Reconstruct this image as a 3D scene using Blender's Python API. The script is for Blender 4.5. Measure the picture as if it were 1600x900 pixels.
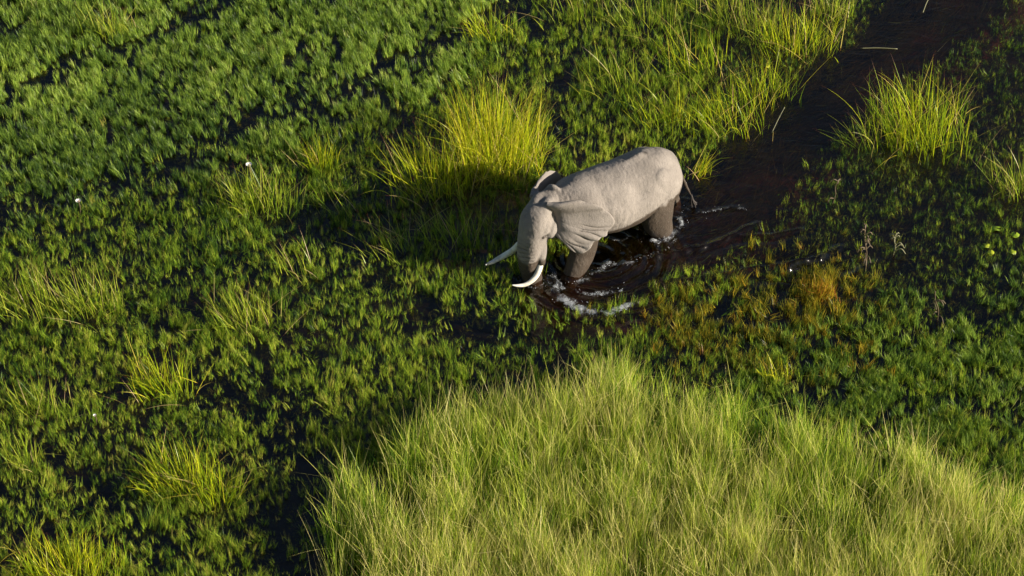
import bpy, math, random
import numpy as np
from mathutils import Vector, Matrix, noise as mnoise

# ------------------------------------------------------------------ camera, sky, sun, exposure
scene = bpy.context.scene
for o in list(bpy.data.objects):
    bpy.data.objects.remove(o)
R = math.radians
PITCH = R(42.0); DIST = 60.0; FPX = 4560.0          # the aircraft looks 42 degrees down from about 60 m
cam_d = bpy.data.cameras.new('camera'); cam = bpy.data.objects.new('camera', cam_d)
scene.collection.objects.link(cam); scene.camera = cam
cam.location = (0, -DIST * math.cos(PITCH), DIST * math.sin(PITCH))
cam.rotation_euler = (math.pi / 2 - PITCH, 0, 0)
cam_d.sensor_width = 36.0; cam_d.lens = FPX / 1600 * 36.0
cam_d.clip_start = 1.0; cam_d.clip_end = 6000.0

SUN_EL = R(18.5)
SUN_AZ = R(-15.0)          # direction TOWARDS the sun, measured from +X, negative is nearer the camera
sun_vec = Vector((math.cos(SUN_EL) * math.cos(SUN_AZ), math.cos(SUN_EL) * math.sin(SUN_AZ), math.sin(SUN_EL)))
sun_d = bpy.data.lights.new('sun', 'SUN'); sun = bpy.data.objects.new('sun', sun_d)
scene.collection.objects.link(sun)
sun_d.energy = 5.0; sun_d.angle = R(0.5); sun_d.color = (1.0, 0.90, 0.76)
sun.rotation_euler = (-sun_vec).to_track_quat('-Z', 'Y').to_euler()
sun.location = (30, -10, 30)
world = bpy.data.worlds.new('World'); scene.world = world; world.use_nodes = True
wn = world.node_tree; bg = wn.nodes['Background']
sky = wn.nodes.new('ShaderNodeTexSky'); sky.sky_type = 'NISHITA'; sky.sun_disc = False
sky.sun_elevation = SUN_EL; sky.sun_rotation = math.pi / 2 - SUN_AZ
wn.links.new(sky.outputs[0], bg.inputs[0]); bg.inputs[1].default_value = 0.045
scene.view_settings.view_transform = 'Standard'; scene.view_settings.look = 'None'
scene.view_settings.exposure = 1.10; scene.view_settings.gamma = 1.0
try:
    scene.view_settings.use_curve_mapping = False
except Exception:
    pass
scene.render.engine = 'CYCLES'
scene.cycles.max_bounces = 6; scene.cycles.diffuse_bounces = 2; scene.cycles.glossy_bounces = 2
scene.cycles.transmission_bounces = 3; scene.cycles.transparent_max_bounces = 6

rng = np.random.default_rng(7)
C = scene.collection

def G(px, py, z=0.0):
    """point of the horizontal plane z under a place named by its position in the 1600 x 900 photograph"""
    a = (px - 800) / FPX; b = (450 - py) / FPX
    d = Vector((a, math.cos(PITCH) + b * math.sin(PITCH), -math.sin(PITCH) + b * math.cos(PITCH)))
    t = (z - cam.location.z) / d.z
    return cam.location + d * t

def PX(p):
    """where a world point lands in the 1600 x 900 picture (used for planning only)"""
    v = Vector(p) - cam.location
    z = v.y * math.cos(PITCH) - v.z * math.sin(PITCH); u = v.y * math.sin(PITCH) + v.z * math.cos(PITCH)
    return 800 + FPX * v.x / z, 450 - FPX * u / z

def tag(o, label=None, cat=None, group=None, kind=None):
    if label: o['label'] = label
    if cat: o['category'] = cat
    if group: o['group'] = group
    if kind: o['kind'] = kind
    return o

def mesh_obj(name, verts, faces, mat=None, parent=None, smooth=True):
    me = bpy.data.meshes.new(name)
    me.from_pydata([tuple(v) for v in verts], [], [tuple(f) for f in faces])
    if smooth:
        me.polygons.foreach_set('use_smooth', [True] * len(me.polygons))
    if mat: me.materials.append(mat)
    me.update()
    o = bpy.data.objects.new(name, me); C.objects.link(o)
    if parent: o.parent = parent
    return o

def new_mat(name):
    m = bpy.data.materials.new(name); m.use_nodes = True
    nt = m.node_tree; nt.nodes.clear()
    out = nt.nodes.new('ShaderNodeOutputMaterial')
    return m, nt, out
CHANNEL = [(1640, -190, 150), (1520, -60, 105), (1470, 10, 88), (1390, 85, 72), (1310, 130, 66), (1240, 200, 76), (1180, 262, 84), (1120, 318, 80), (1050, 372, 84), (960, 425, 82), (880, 448, 60), (830, 450, 36)]
# ------------------------------------------------------------------ marsh: bed, water
def gp(l): return np.array([tuple(G(x, y))[:2] for x, y in l])
def pdist(P, line):
    """distance of points P (n,2) to a polyline and the position along it (0..1)"""
    best = np.full(len(P), 1e9); pos = np.zeros(len(P)); n = len(line) - 1
    for i in range(n):
        a, b = line[i], line[i + 1]; ab = b - a; t = np.clip(((P - a) @ ab) / (ab @ ab), 0, 1)
        d = np.linalg.norm(P - (a + t[:, None] * ab), axis=1); m = d < best
        best[m] = d[m]; pos[m] = (i + t[m]) / n
    return best, pos
def vnoise(P, sc, seed=0.0, octv=2):
    o = np.zeros(len(P)); a = 1.0; tot = 0
    for k in range(octv):
        o += a * np.array([mnoise.noise(Vector((p[0] * sc * 2 ** k + seed, p[1] * sc * 2 ** k - seed * 1.7, seed * .37 + k))) for p in P]); tot += a; a *= .5
    return o / tot
class FastNoise:
    """tabulated value noise, quick enough for a few hundred thousand points"""
    def __init__(s, seed): s.t = np.random.default_rng(seed).random((256, 256))
    def __call__(s, P, sc):
        q = P * sc + 1000.0; i = np.floor(q).astype(int); f = q - i; f = f * f * (3 - 2 * f)
        a = s.t[i[:, 0] % 256, i[:, 1] % 256]; b = s.t[(i[:, 0] + 1) % 256, i[:, 1] % 256]
        c = s.t[i[:, 0] % 256, (i[:, 1] + 1) % 256]; d = s.t[(i[:, 0] + 1) % 256, (i[:, 1] + 1) % 256]
        return (a * (1 - f[:, 0]) + b * f[:, 0]) * (1 - f[:, 1]) + (c * (1 - f[:, 0]) + d * f[:, 0]) * f[:, 1]
NA, NB_, NC = FastNoise(1), FastNoise(2), FastNoise(3)
def fbm(N, P, sc): return .55 * N(P, sc) + .3 * N(P + 7.3, sc * 2.1) + .15 * N(P + 3.1, sc * 4.3)

def pxy(P):
    """vectorised: ground points -> where they sit in the photograph, for planning what grows where"""
    v = np.column_stack([P[:, 0] - cam.location.x, P[:, 1] - cam.location.y, np.full(len(P), -cam.location.z)])
    z = v[:, 1] * math.cos(PITCH) - v[:, 2] * math.sin(PITCH); u = v[:, 1] * math.sin(PITCH) + v[:, 2] * math.cos(PITCH)
    return 800 + FPX * v[:, 0] / z, 450 - FPX * u / z

mb, nt, out = new_mat('marsh_mud'); d = nt.nodes.new('ShaderNodeBsdfDiffuse'); n = nt.nodes.new('ShaderNodeTexNoise'); n.inputs['Scale'].default_value = 1.5; n.inputs['Detail'].default_value = 5
tcn = nt.nodes.new('ShaderNodeTexCoord'); nt.links.new(tcn.outputs['Object'], n.inputs[0])
r = nt.nodes.new('ShaderNodeValToRGB'); r.color_ramp.elements[0].color = (.016, .018, .020, 1); r.color_ramp.elements[1].color = (.050, .050, .045, 1); r.color_ramp.elements[0].position = .35; r.color_ramp.elements[1].position = .7
nt.links.new(n.outputs[0], r.inputs[0]); nt.links.new(r.outputs[0], d.inputs[0]); nt.links.new(d.outputs[0], out.inputs[0])
tag(mesh_obj('marsh_bed', [(-3000, -3000, -1.1), (3000, -3000, -1.1), (3000, 3000, -1.1), (-3000, 3000, -1.1)], [(0, 1, 2, 3)], mb, smooth=False), kind='structure')

m2b = mb.copy(); m2b.name = 'stirred_silt'
rr_ = [q for q in m2b.node_tree.nodes if q.type == 'VALTORGB'][0]; rr_.color_ramp.elements[0].color = (.035, .018, .017, 1); rr_.color_ramp.elements[1].color = (.095, .049, .044, 1)
cl = CHANNEL; Lc = gp([(a, b) for a, b, w in cl]); wc_ = [w / 76 * 1.15 for a, b, w in cl]; vs_ = []
for i in range(len(Lc)):
    tt_ = Lc[min(i + 1, len(Lc) - 1)] - Lc[max(i - 1, 0)]; tt_ = tt_ / np.linalg.norm(tt_); nn_ = np.array([-tt_[1], tt_[0]])
    for k in (-1, -.5, 0, .5, 1):
        q = Lc[i] + nn_ * wc_[i] * k; vs_.append((q[0], q[1], -.42 + .08 * (1 - abs(k)) - (.6 if abs(k) == 1 else 0)))
fs_ = [(i * 5 + k, i * 5 + k + 1, (i + 1) * 5 + k + 1, (i + 1) * 5 + k) for i in range(len(Lc) - 1) for k in range(4)]
tag(mesh_obj('channel_bed', vs_, fs_, m2b), kind='structure')

# foam lines and wave crests, (photo positions of ground points), strength, width in metres, crest height
WAVES = [([(855, 428), (864, 452), (884, 472), (912, 485), (945, 488), (975, 481), (1003, 466)], .95, .125, 0.034),
         ([(861, 413), (866, 438), (884, 451), (920, 459), (960, 456), (990, 445)], .60, .075, 0.021),
         ([(870, 462), (905, 472), (945, 473), (985, 462)], .25, .05, 0.017),
         ([(893, 440), (915, 437), (935, 424), (950, 412), (975, 413), (1003, 404)], .55, .085, 0.019),
         ([(965, 398), (990, 402), (1020, 398), (1045, 394)], .40, .05, 0.013),
         ([(955, 378), (975, 376), (990, 368), (1005, 372)], .42, .05, 0.013),
         ([(1006, 368), (1018, 377), (1034, 378), (1050, 368), (1062, 352), (1066, 336)], .85, .085, 0.021),
         ([(1060, 372), (1040, 384), (1020, 384)], .40, .06, 0.013),
         ([(1068, 322), (1090, 334), (1115, 330), (1140, 324), (1168, 328)], .45, .075, 0.013),
         ([(812, 444), (830, 449), (848, 443)], .45, .03, 0.008),
         ([(840, 455), (862, 475), (900, 496), (945, 500), (1000, 490), (1050, 470)], .0, .09, 0.038),
         ([(1020, 446), (1060, 441), (1130, 432), (1200, 422), (1255, 412), (1300, 402)], .0, .12, 0.099),
         ([(1215, 425), (1270, 408), (1320, 382)], .0, .10, 0.076),
         ([(1010, 405), (1060, 396), (1120, 378), (1190, 346)], .0, .09, 0.068),
         ([(1140, 372), (1200, 368), (1260, 356)], .0, .08, 0.052),
         ([(1190, 445), (1260, 446), (1330, 430), (1380, 405)], .0, .10, 0.045),
         ([(1270, 475), (1330, 470), (1380, 450)], .0, .12, 0.052)]
def axis(a, b, st, far):
    f = np.arange(a, b + st / 2, st); g = [st]; o = []
    s = st; x = b
    while x < far: s *= 1.35; x += s; o.append(x)
    s = st; x = a; l = []
    while x > -far: s *= 1.35; x -= s; l.append(x)
    return np.concatenate([l[::-1], f, o])
xs = axis(-1.2, 8.6, .032, 3000); ys = axis(-2.2, 4.6, .032, 3000)
GX, GY = np.meshgrid(xs, ys); W2 = np.column_stack([GX.ravel(), GY.ravel()])
hz = np.zeros(len(W2)); foam = np.zeros(len(W2))
near = (W2[:, 0] > -1.4) & (W2[:, 0] < 8.8) & (W2[:, 1] > -2.4) & (W2[:, 1] < 4.8); Q = W2[near]; hq = np.zeros(len(Q)); fq = np.zeros(len(Q))
wob = np.column_stack([fbm(NA, Q, 2.2) - .5, fbm(NB_, Q, 2.2) - .5]) * .16
for line, fs, wd, hh in WAVES:
    dd, tt = pdist(Q + wob, gp(line)); edge = np.clip(np.minimum(tt, 1 - tt) / .12, 0, 1)
    p = np.exp(-(dd / wd) ** 2); hq += hh * edge * (.4 + 1.2 * fbm(NB_, Q, 3.5)) * (1.5 * p - .5 * np.exp(-(dd / (wd * 2.4)) ** 2))
    fq = np.maximum(fq, fs * edge ** .4 * np.exp(-(dd / wd) ** 2) * np.clip(-.15 + 2.2 * fbm(NC, Q, 6.0), 0, 1.2))
cen = np.array(tuple(G(930, 400))[:2]); rad = np.linalg.norm((Q - cen) * np.array([1, 1.15]), axis=1)
env = np.exp(-((rad - 1.1) / .75) ** 2)
hq += .032 * env * np.sin(rad * 2 * math.pi / .30 + 5 * (fbm(NB_, Q, 1.3) - .5)) + .012 * env * (fbm(NA, Q, 5) - .5)
cen2 = np.array(tuple(G(1035, 360))[:2]); rad2 = np.linalg.norm(Q - cen2, axis=1)
hq += .010 * np.exp(-(rad2 / 1.1) ** 2) * np.sin(rad2 * 2 * math.pi / .17 + 4 * fbm(NC, Q, 1.7))
hq += .020 * (fbm(NC, Q, 3.2) - .5) * np.exp(-(np.linalg.norm(Q - np.array([3.6, 1.4]), axis=1) / 3.0) ** 4)
hz[near] = hq; foam[near] = fq
nx, ny = len(xs), len(ys)
wm = bpy.data.meshes.new('water')
V = np.column_stack([W2, hz]); I = (np.arange(ny - 1)[:, None] * nx + np.arange(nx - 1)[None, :]).ravel()
F = np.column_stack([I, I + 1, I + nx + 1, I + nx])
def fast_mesh(me, V, F):
    me.vertices.add(len(V)); me.vertices.foreach_set('co', V.astype(np.float32).ravel())
    me.loops.add(F.size); me.loops.foreach_set('vertex_index', F.astype(np.int32).ravel())
    me.polygons.add(len(F)); me.polygons.foreach_set('loop_start', np.arange(0, F.size, F.shape[1], dtype=np.int32))
    me.polygons.foreach_set('use_smooth', np.ones(len(F), bool)); me.update(); me.validate()
fast_mesh(wm, V, F)
at = wm.attributes.new('foam', 'FLOAT', 'POINT'); at.data.foreach_set('value', foam.astype(np.float32))
wo = bpy.data.objects.new('water', wm); C.objects.link(wo); tag(wo, kind='structure')
mw, nt, out = new_mat('marsh_water'); N = nt.nodes.new; L = nt.links.new
tcw = N('ShaderNodeTexCoord')
n1 = N('ShaderNodeTexNoise'); n1.inputs['Scale'].default_value = 3.0; n1.inputs['Detail'].default_value = 5; n1.inputs['Distortion'].default_value = .6
mp = N('ShaderNodeMapping'); mp.inputs['Rotation'].default_value = (0, 0, R(-50)); mp.inputs['Scale'].default_value = (.6, 1.3, 1); L(tcw.outputs['Object'], mp.inputs[0]); L(mp.outputs[0], n1.inputs[0])
n2 = N('ShaderNodeTexNoise'); n2.inputs['Scale'].default_value = 14; n2.inputs['Detail'].default_value = 4; L(tcw.outputs['Object'], n2.inputs[0])
ad = N('ShaderNodeMath'); ad.operation = 'MULTIPLY_ADD'; ad.inputs[1].default_value = .22; L(n2.outputs[0], ad.inputs[0]); L(n1.outputs[0], ad.inputs[2])
bp = N('ShaderNodeBump'); bp.inputs['Strength'].default_value = .40; bp.inputs['Distance'].default_value = .05; L(ad.outputs[0], bp.inputs['Height'])
tr = N('ShaderNodeBsdfTransparent'); tr.inputs[0].default_value = (.50, .38, .28, 1)
gl = N('ShaderNodeBsdfGlossy'); gl.inputs['Roughness'].default_value = .12; L(bp.outputs[0], gl.inputs['Normal'])
fr = N('ShaderNodeFresnel'); fr.inputs[0].default_value = 1.5; L(bp.outputs[0], fr.inputs['Normal'])
gb = N('ShaderNodeNewGeometry'); ib = N('ShaderNodeMath'); ib.operation = 'SUBTRACT'; ib.inputs[0].default_value = 1; L(gb.outputs['Backfacing'], ib.inputs[1]); fb_ = N('ShaderNodeMath'); fb_.operation = 'MULTIPLY'; L(fr.outputs[0], fb_.inputs[0]); L(ib.outputs[0], fb_.inputs[1])
ms = N('ShaderNodeMixShader'); L(fb_.outputs[0], ms.inputs[0]); L(tr.outputs[0], ms.inputs[1]); L(gl.outputs[0], ms.inputs[2])
fa = N('ShaderNodeAttribute'); fa.attribute_name = 'foam'
n3 = N('ShaderNodeTexNoise'); n3.inputs['Scale'].default_value = 16; n3.inputs['Detail'].default_value = 6; n3.inputs['Roughness'].default_value = .75; n3.inputs['Distortion'].default_value = .9; L(tcw.outputs['Object'], n3.inputs[0])
sub = N('ShaderNodeMath'); sub.operation = 'MULTIPLY_ADD'; sub.inputs[1].default_value = .60; L(fa.outputs['Fac'], sub.inputs[0]); k3 = N('ShaderNodeMath'); k3.operation = 'MULTIPLY'; k3.inputs[1].default_value = 1.25; L(n3.outputs[0], k3.inputs[0]); L(k3.outputs[0], sub.inputs[2])
mr = N('ShaderNodeMapRange'); mr.inputs[1].default_value = .92; mr.inputs[2].default_value = 1.50; L(sub.outputs[0], mr.inputs[0])
gate = N('ShaderNodeMath'); gate.operation = 'GREATER_THAN'; gate.inputs[1].default_value = .02; L(fa.outputs['Fac'], gate.inputs[0])
mg = N('ShaderNodeMath'); mg.operation = 'MULTIPLY'; L(mr.outputs[0], mg.inputs[0]); L(gate.outputs[0], mg.inputs[1])
df = N('ShaderNodeBsdfDiffuse'); df.inputs[0].default_value = (.50, .53, .56, 1)
bf = N('ShaderNodeBump'); bf.inputs['Strength'].default_value = .8; bf.inputs['Distance'].default_value = .03; L(n3.outputs[0], bf.inputs['Height']); L(bf.outputs[0], df.inputs['Normal'])
m2 = N('ShaderNodeMixShader'); L(mg.outputs[0], m2.inputs[0]); L(ms.outputs[0], m2.inputs[1]); L(df.outputs[0], m2.inputs[2])
L(m2.outputs[0], out.inputs[0]); wm.materials.append(mw)

# foam flecks and thrown drops where the legs break the surface: one froth, nobody could count it
fv, ff = [], []
rg = np.random.default_rng(11)
def drop(c, r):
    b = len(fv); q = rg.uniform(.5, 1.5, 3) * r; a = rg.uniform(0, 3.14)
    for dx, dy, dz in ((1, 0, 0), (0, 1, 0), (-1, 0, 0), (0, -1, 0), (0, 0, .7), (0, 0, -.7)):
        x, y = dx * q[0], dy * q[1]; fv.append((c[0] + x * math.cos(a) - y * math.sin(a), c[1] + x * math.sin(a) + y * math.cos(a), c[2] + dz * q[2]))
    for t in ((0, 1, 4), (1, 2, 4), (2, 3, 4), (3, 0, 4), (1, 0, 5), (2, 1, 5), (3, 2, 5), (0, 3, 5)): ff.append(tuple(b + k for k in t))
for line, fs, wd, hh in WAVES:
    if fs < .2: continue
    Ln = gp(line); ln = np.linalg.norm(np.diff(Ln, axis=0), axis=1).sum()
    for k in range(int(ln * 45 * fs)):
        t = rg.uniform(0, len(Ln) - 1.001); i = int(t); p = Ln[i] * (1 - t + i) + Ln[i + 1] * (t - i) + rg.normal(0, wd * 1.0, 2)
        if fbm(NC, p[None, :], 6)[0] < .46: continue
        drop((p[0], p[1], hh * .6 + abs(rg.normal(0, .03)) * fs), rg.uniform(.003, .009))
mf, nt, out = new_mat('froth'); bs = nt.nodes.new('ShaderNodeBsdfPrincipled'); bs.inputs['Base Color'].default_value = (.72, .74, .76, 1); bs.inputs['Roughness'].default_value = .3; nt.links.new(bs.outputs[0], out.inputs[0])
tag(mesh_obj('foam', fv, ff, mf), 'white foam flecks and thrown drops on the waves round the legs', 'foam', kind='stuff')

# ------------------------------------------------------------------ blades, tufts, scattering
def leaf_mat(name, stops, trans=.35, gloss=.018, tip=None, tip_at=.9):
    """tint (0..1, per blade and per plant) picks the blade colour; real thin leaves let light through"""
    m, nt, out = new_mat(name); N = nt.nodes.new; L = nt.links.new
    a = N('ShaderNodeAttribute'); a.attribute_name = 'tint'; b = N('ShaderNodeAttribute'); b.attribute_name = 'ptint'; b.attribute_type = 'INSTANCER'
    s = N('ShaderNodeMath'); s.operation = 'ADD'; L(a.outputs['Fac'], s.inputs[0]); L(b.outputs['Fac'], s.inputs[1])
    rp = N('ShaderNodeValToRGB'); el = rp.color_ramp.elements
    while len(el) < len(stops): el.new(.5)
    for e, (p, c) in zip(el, stops): e.position = p; e.color = (*c, 1)
    L(s.outputs[0], rp.inputs[0]); col = rp.outputs[0]
    if tip:
        t = N('ShaderNodeAttribute'); t.attribute_name = 'along'; g = N('ShaderNodeMapRange'); g.inputs[1].default_value = tip_at - .02; g.inputs[2].default_value = tip_at + .02; L(t.outputs['Fac'], g.inputs[0])
        mx = N('ShaderNodeMix'); mx.data_type = 'RGBA'; L(g.outputs[0], mx.inputs[0]); L(col, mx.inputs[6]); mx.inputs[7].default_value = (*tip, 1); col = mx.outputs[2]
    d = N('ShaderNodeBsdfDiffuse'); L(col, d.inputs[0]); t2 = N('ShaderNodeBsdfTranslucent'); L(col, t2.inputs[0])
    m1 = N('ShaderNodeMixShader'); m1.inputs[0].default_value = trans; L(d.outputs[0], m1.inputs[1]); L(t2.outputs[0], m1.inputs[2])
    g2 = N('ShaderNodeBsdfGlossy'); g2.inputs['Roughness'].default_value = .35
    m3 = N('ShaderNodeMixShader'); m3.inputs[0].default_value = gloss; L(m1.outputs[0], m3.inputs[1]); L(g2.outputs[0], m3.inputs[2])
    L(m3.outputs[0], out.inputs[0]); return m

def blades(base, length, width, az, lean, curve, tint, rs, seg=4, seed_tip=0.0, twist=None):
    """arrays of blades -> V, F, tint, along; flat bent strips that taper to a point"""
    n = len(length); s = np.linspace(0, 1, seg + 1)
    dirx, diry = np.cos(az), np.sin(az); fa = rs.uniform(0, math.pi, n) if twist is None else twist
    V = np.zeros((n, seg + 1, 2, 3)); T = np.zeros((n, seg + 1, 2)); A = np.zeros((n, seg + 1, 2))
    px_ = base[:, 0].copy(); py_ = base[:, 1].copy(); pz_ = base[:, 2].copy(); prev = 0
    for k, t in enumerate(s):
        ang = lean + curve * t
        if k:
            dl = length / seg; px_ = px_ + dl * np.sin(ang) * dirx; py_ = py_ + dl * np.sin(ang) * diry; pz_ = pz_ + dl * np.cos(ang)
        w = width * (1 - .92 * t ** 1.6) * .5
        if seed_tip: w = w + np.where(t > .99, 0, 0) + (seed_tip if .86 < t < .99 else 0)
        wx, wy = np.cos(fa) * w, np.sin(fa) * w
        V[:, k, 0] = np.column_stack([px_ - wx, py_ - wy, pz_]); V[:, k, 1] = np.column_stack([px_ + wx, py_ + wy, pz_])
        T[:, k, :] = tint[:, None]; A[:, k, :] = t
    b = np.arange(n)[:, None] * (2 * (seg + 1)) + np.arange(seg)[None, :] * 2
    b = b.ravel(); F = np.column_stack([b, b + 1, b + 3, b + 2])
    return V.reshape(-1, 3), F, T.ravel(), A.ravel()

def blade_mesh(name, parts, mat):
    Vs, Fs, Ts, As = [], [], [], []; o = 0
    for V, F, T, A in parts:
        Vs.append(V); Fs.append(F + o); Ts.append(T); As.append(A); o += len(V)
    V, F, T, A = np.vstack(Vs), np.vstack(Fs), np.concatenate(Ts), np.concatenate(As)
    me = bpy.data.meshes.new(name); fast_mesh(me, V, F)
    for nm, arr in (('tint', T), ('along', A)):
        a = me.attributes.new(nm, 'FLOAT', 'POINT'); a.data.foreach_set('value', arr.astype(np.float32))
    me.materials.append(mat); return me

def protos(name, count, fn, mat):
    col = bpy.data.collections.new(name + '_kinds')
    for i in range(count):
        rs = np.random.default_rng(100 + i * 7 + len(name)); me = blade_mesh(name, fn(rs), mat)
        ob = bpy.data.objects.new('%s_kind_%02d' % (name, i), me); col.objects.link(ob)
    return col

def scatter(name, P, col, count, scl, zsc, ptint, label, cat, tiltx=0.0, tilty=0.0, jit=.12, seed=0):
    """one growth of countless small plants: points of one object, a tuft on each"""
    rs = np.random.default_rng(seed + 50); n = len(P)
    me = bpy.data.meshes.new(name); me.vertices.add(n); me.vertices.foreach_set('co', P.astype(np.float32).ravel())
    def attr(nm, ty, arr, key):
        a = me.attributes.new(nm, ty, 'POINT'); a.data.foreach_set(key, arr.ravel())
    rot = np.column_stack([rs.normal(tiltx, jit, n), rs.normal(tilty, jit, n), rs.uniform(0, 2 * math.pi, n)]).astype(np.float32)
    attr('rot', 'FLOAT_VECTOR', rot, 'vector'); attr('scl', 'FLOAT_VECTOR', np.column_stack([scl, scl, scl * zsc]).astype(np.float32), 'vector')
    attr('kind_index', 'INT', rs.integers(0, count, n).astype(np.int32), 'value'); attr('ptint', 'FLOAT', ptint.astype(np.float32), 'value')
    ob = bpy.data.objects.new(name, me); C.objects.link(ob); tag(ob, label, cat, kind='stuff')
    ng = bpy.data.node_groups.new(name, 'GeometryNodeTree'); ng.interface.new_socket('Geometry', in_out='INPUT', socket_type='NodeSocketGeometry'); ng.interface.new_socket('Geometry', in_out='OUTPUT', socket_type='NodeSocketGeometry')
    N = ng.nodes.new; L = ng.links.new
    gi = N('NodeGroupInput'); go = N('NodeGroupOutput'); ip = N('GeometryNodeInstanceOnPoints'); ci = N('GeometryNodeCollectionInfo')
    ci.inputs['Collection'].default_value = col; ci.inputs['Separate Children'].default_value = True; ci.inputs['Reset Children'].default_value = True
    def na(nm, ty):
        q = N('GeometryNodeInputNamedAttribute'); q.data_type = ty; q.inputs['Name'].default_value = nm; return q.outputs[0]
    er = N('FunctionNodeEulerToRotation'); L(na('rot', 'FLOAT_VECTOR'), er.inputs[0])
    L(gi.outputs[0], ip.inputs['Points']); L(ci.outputs[0], ip.inputs['Instance']); ip.inputs['Pick Instance'].default_value = True
    L(na('kind_index', 'INT'), ip.inputs['Instance Index']); L(er.outputs[0], ip.inputs['Rotation']); L(na('scl', 'FLOAT_VECTOR'), ip.inputs['Scale'])
    L(ip.outputs[0], go.inputs[0])
    md = ob.modifiers.new('plants', 'NODES'); md.node_group = ng
    return ob

# tuft kinds
def t_leafy(rs):            # small soft marsh plant: thin upright sprigs, feathered with narrow leaves, bowed one way
    out = []
    for q in range(rs.integers(2, 6)):
        n = rs.integers(7, 12); c = rs.normal(0, .065, 2); az = rs.normal(0, 1.3, n); base = np.column_stack([c[0] + rs.normal(0, .016, n), c[1] + rs.normal(0, .016, n), rs.uniform(-.05, .06, n)])
        out.append(blades(base, rs.uniform(.08, .30, n) * rs.uniform(.6, 1.3), rs.uniform(.005, .010, n), az, rs.uniform(-.05, .36, n), rs.uniform(-.1, .5, n), rs.normal(.5, .18, n), rs, 3))
    n = rs.integers(3, 8); base = np.column_stack([rs.normal(0, .09, n), rs.normal(0, .09, n), np.full(n, -.03)])        # loose leaves lying about
    out.append(blades(base, rs.uniform(.08, .20, n), rs.uniform(.006, .012, n), rs.uniform(0, 6.28, n), rs.uniform(.6, 1.5, n), rs.uniform(-.3, .3, n), rs.normal(.35, .15, n), rs, 3))
    return out
def t_sage(rs):             # upright bunch of soft blades bending one way
    n = rs.integers(20, 30); az = rs.normal(0, .7, n); base = np.column_stack([rs.normal(0, .05, n), rs.normal(0, .05, n), np.full(n, -.03)])
    return [blades(base, rs.uniform(.18, .42, n), rs.uniform(.010, .020, n), az, rs.uniform(-.05, .35, n), rs.uniform(.0, .8, n), rs.normal(.5, .13, n), rs, 4)]
def t_tall(rs):             # bunch of tall grass: ribbons of fresh green, pale and dry
    n = 46; az = rs.uniform(0, 6.28, n); base = np.column_stack([rs.normal(0, .13, n), rs.normal(0, .13, n), np.full(n, -.05)])
    L1 = rs.uniform(.45, 1.15, n); a = blades(base, L1, rs.uniform(.007, .016, n), az, rs.uniform(0, .20, n), rs.uniform(-.08, .34, n), np.where(rs.random(n) < .35, rs.normal(.26, .10, n), rs.normal(.66, .15, n)), rs, 5)
    n = 5; az = rs.uniform(0, 6.28, n); base = np.column_stack([rs.normal(0, .14, n), rs.normal(0, .14, n), np.full(n, -.05)])   # flowering stalks
    b = blades(base, rs.uniform(1.05, 1.6, n), np.full(n, .010), az, rs.uniform(0, .22, n), rs.uniform(.0, .5, n), rs.normal(.90, .08, n), rs, 5, .010)
    n = 1; base = np.column_stack([rs.normal(0, .16, n), rs.normal(0, .16, n), rs.uniform(.2, .7, n)])                          # broken, lying straw
    c = blades(base, rs.uniform(.4, .9, n), rs.uniform(.008, .014, n), rs.uniform(0, 6.28, n), rs.uniform(.8, 1.4, n), rs.uniform(-.3, .5, n), rs.normal(.95, .05, n), rs, 4)
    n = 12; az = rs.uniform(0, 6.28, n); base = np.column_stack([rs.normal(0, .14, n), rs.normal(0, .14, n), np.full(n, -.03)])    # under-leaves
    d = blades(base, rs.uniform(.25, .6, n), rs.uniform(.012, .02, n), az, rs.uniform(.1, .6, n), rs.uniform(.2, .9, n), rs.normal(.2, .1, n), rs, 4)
    return [a, b, c, d]
def t_stubble(rs):          # short stiff leaning blades, gone gold and rust
    n = rs.integers(14, 24); az = rs.normal(0, 1.0, n); base = np.column_stack([rs.normal(0, .06, n), rs.normal(0, .06, n), np.full(n, -.02)])
    return [blades(base, rs.uniform(.10, .34, n), rs.uniform(.008, .016, n), az, rs.uniform(-.1, .6, n), rs.uniform(-.2, .5, n), rs.normal(.5, .2, n), rs, 3)]
def t_weed(rs):             # weed lying under the surface, combed along the current
    n = rs.integers(14, 22); az = rs.normal(0, .25, n); base = np.column_stack([rs.normal(0, .16, n), rs.normal(0, .10, n), rs.uniform(-.03, .0, n)])
    return [blades(base, rs.uniform(.25, .7, n), rs.uniform(.006, .014, n), az, rs.uniform(1.35, 1.6, n), rs.uniform(-.15, .25, n), rs.normal(.5, .2, n), rs, 5)]

M_leafy = leaf_mat('leafy_green', [(0.0, (.016, .040, .012)), (.3, (.055, .135, .016)), (.5, (.215, .350, .024)), (.72, (.48, .60, .045)), (1.0, (.62, .54, .12))])
M_sage = leaf_mat('sage_green', [(0.0, (.020, .045, .016)), (.3, (.075, .150, .024)), (.5, (.225, .345, .042)), (.72, (.44, .58, .085)), (1.0, (.56, .54, .20))])
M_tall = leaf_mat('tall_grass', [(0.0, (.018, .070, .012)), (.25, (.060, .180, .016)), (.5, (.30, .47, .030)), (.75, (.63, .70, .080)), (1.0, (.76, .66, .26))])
M_gold = leaf_mat('gold_rust', [(0.0, (.030, .060, .010)), (.35, (.12, .14, .014)), (.55, (.34, .31, .026)), (.8, (.58, .40, .028)), (1.0, (.40, .16, .03))])
M_weed = leaf_mat('drowned_weed', [(0.0, (.025, .045, .012)), (.5, (.07, .08, .022)), (1.0, (.14, .10, .045))])

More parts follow.
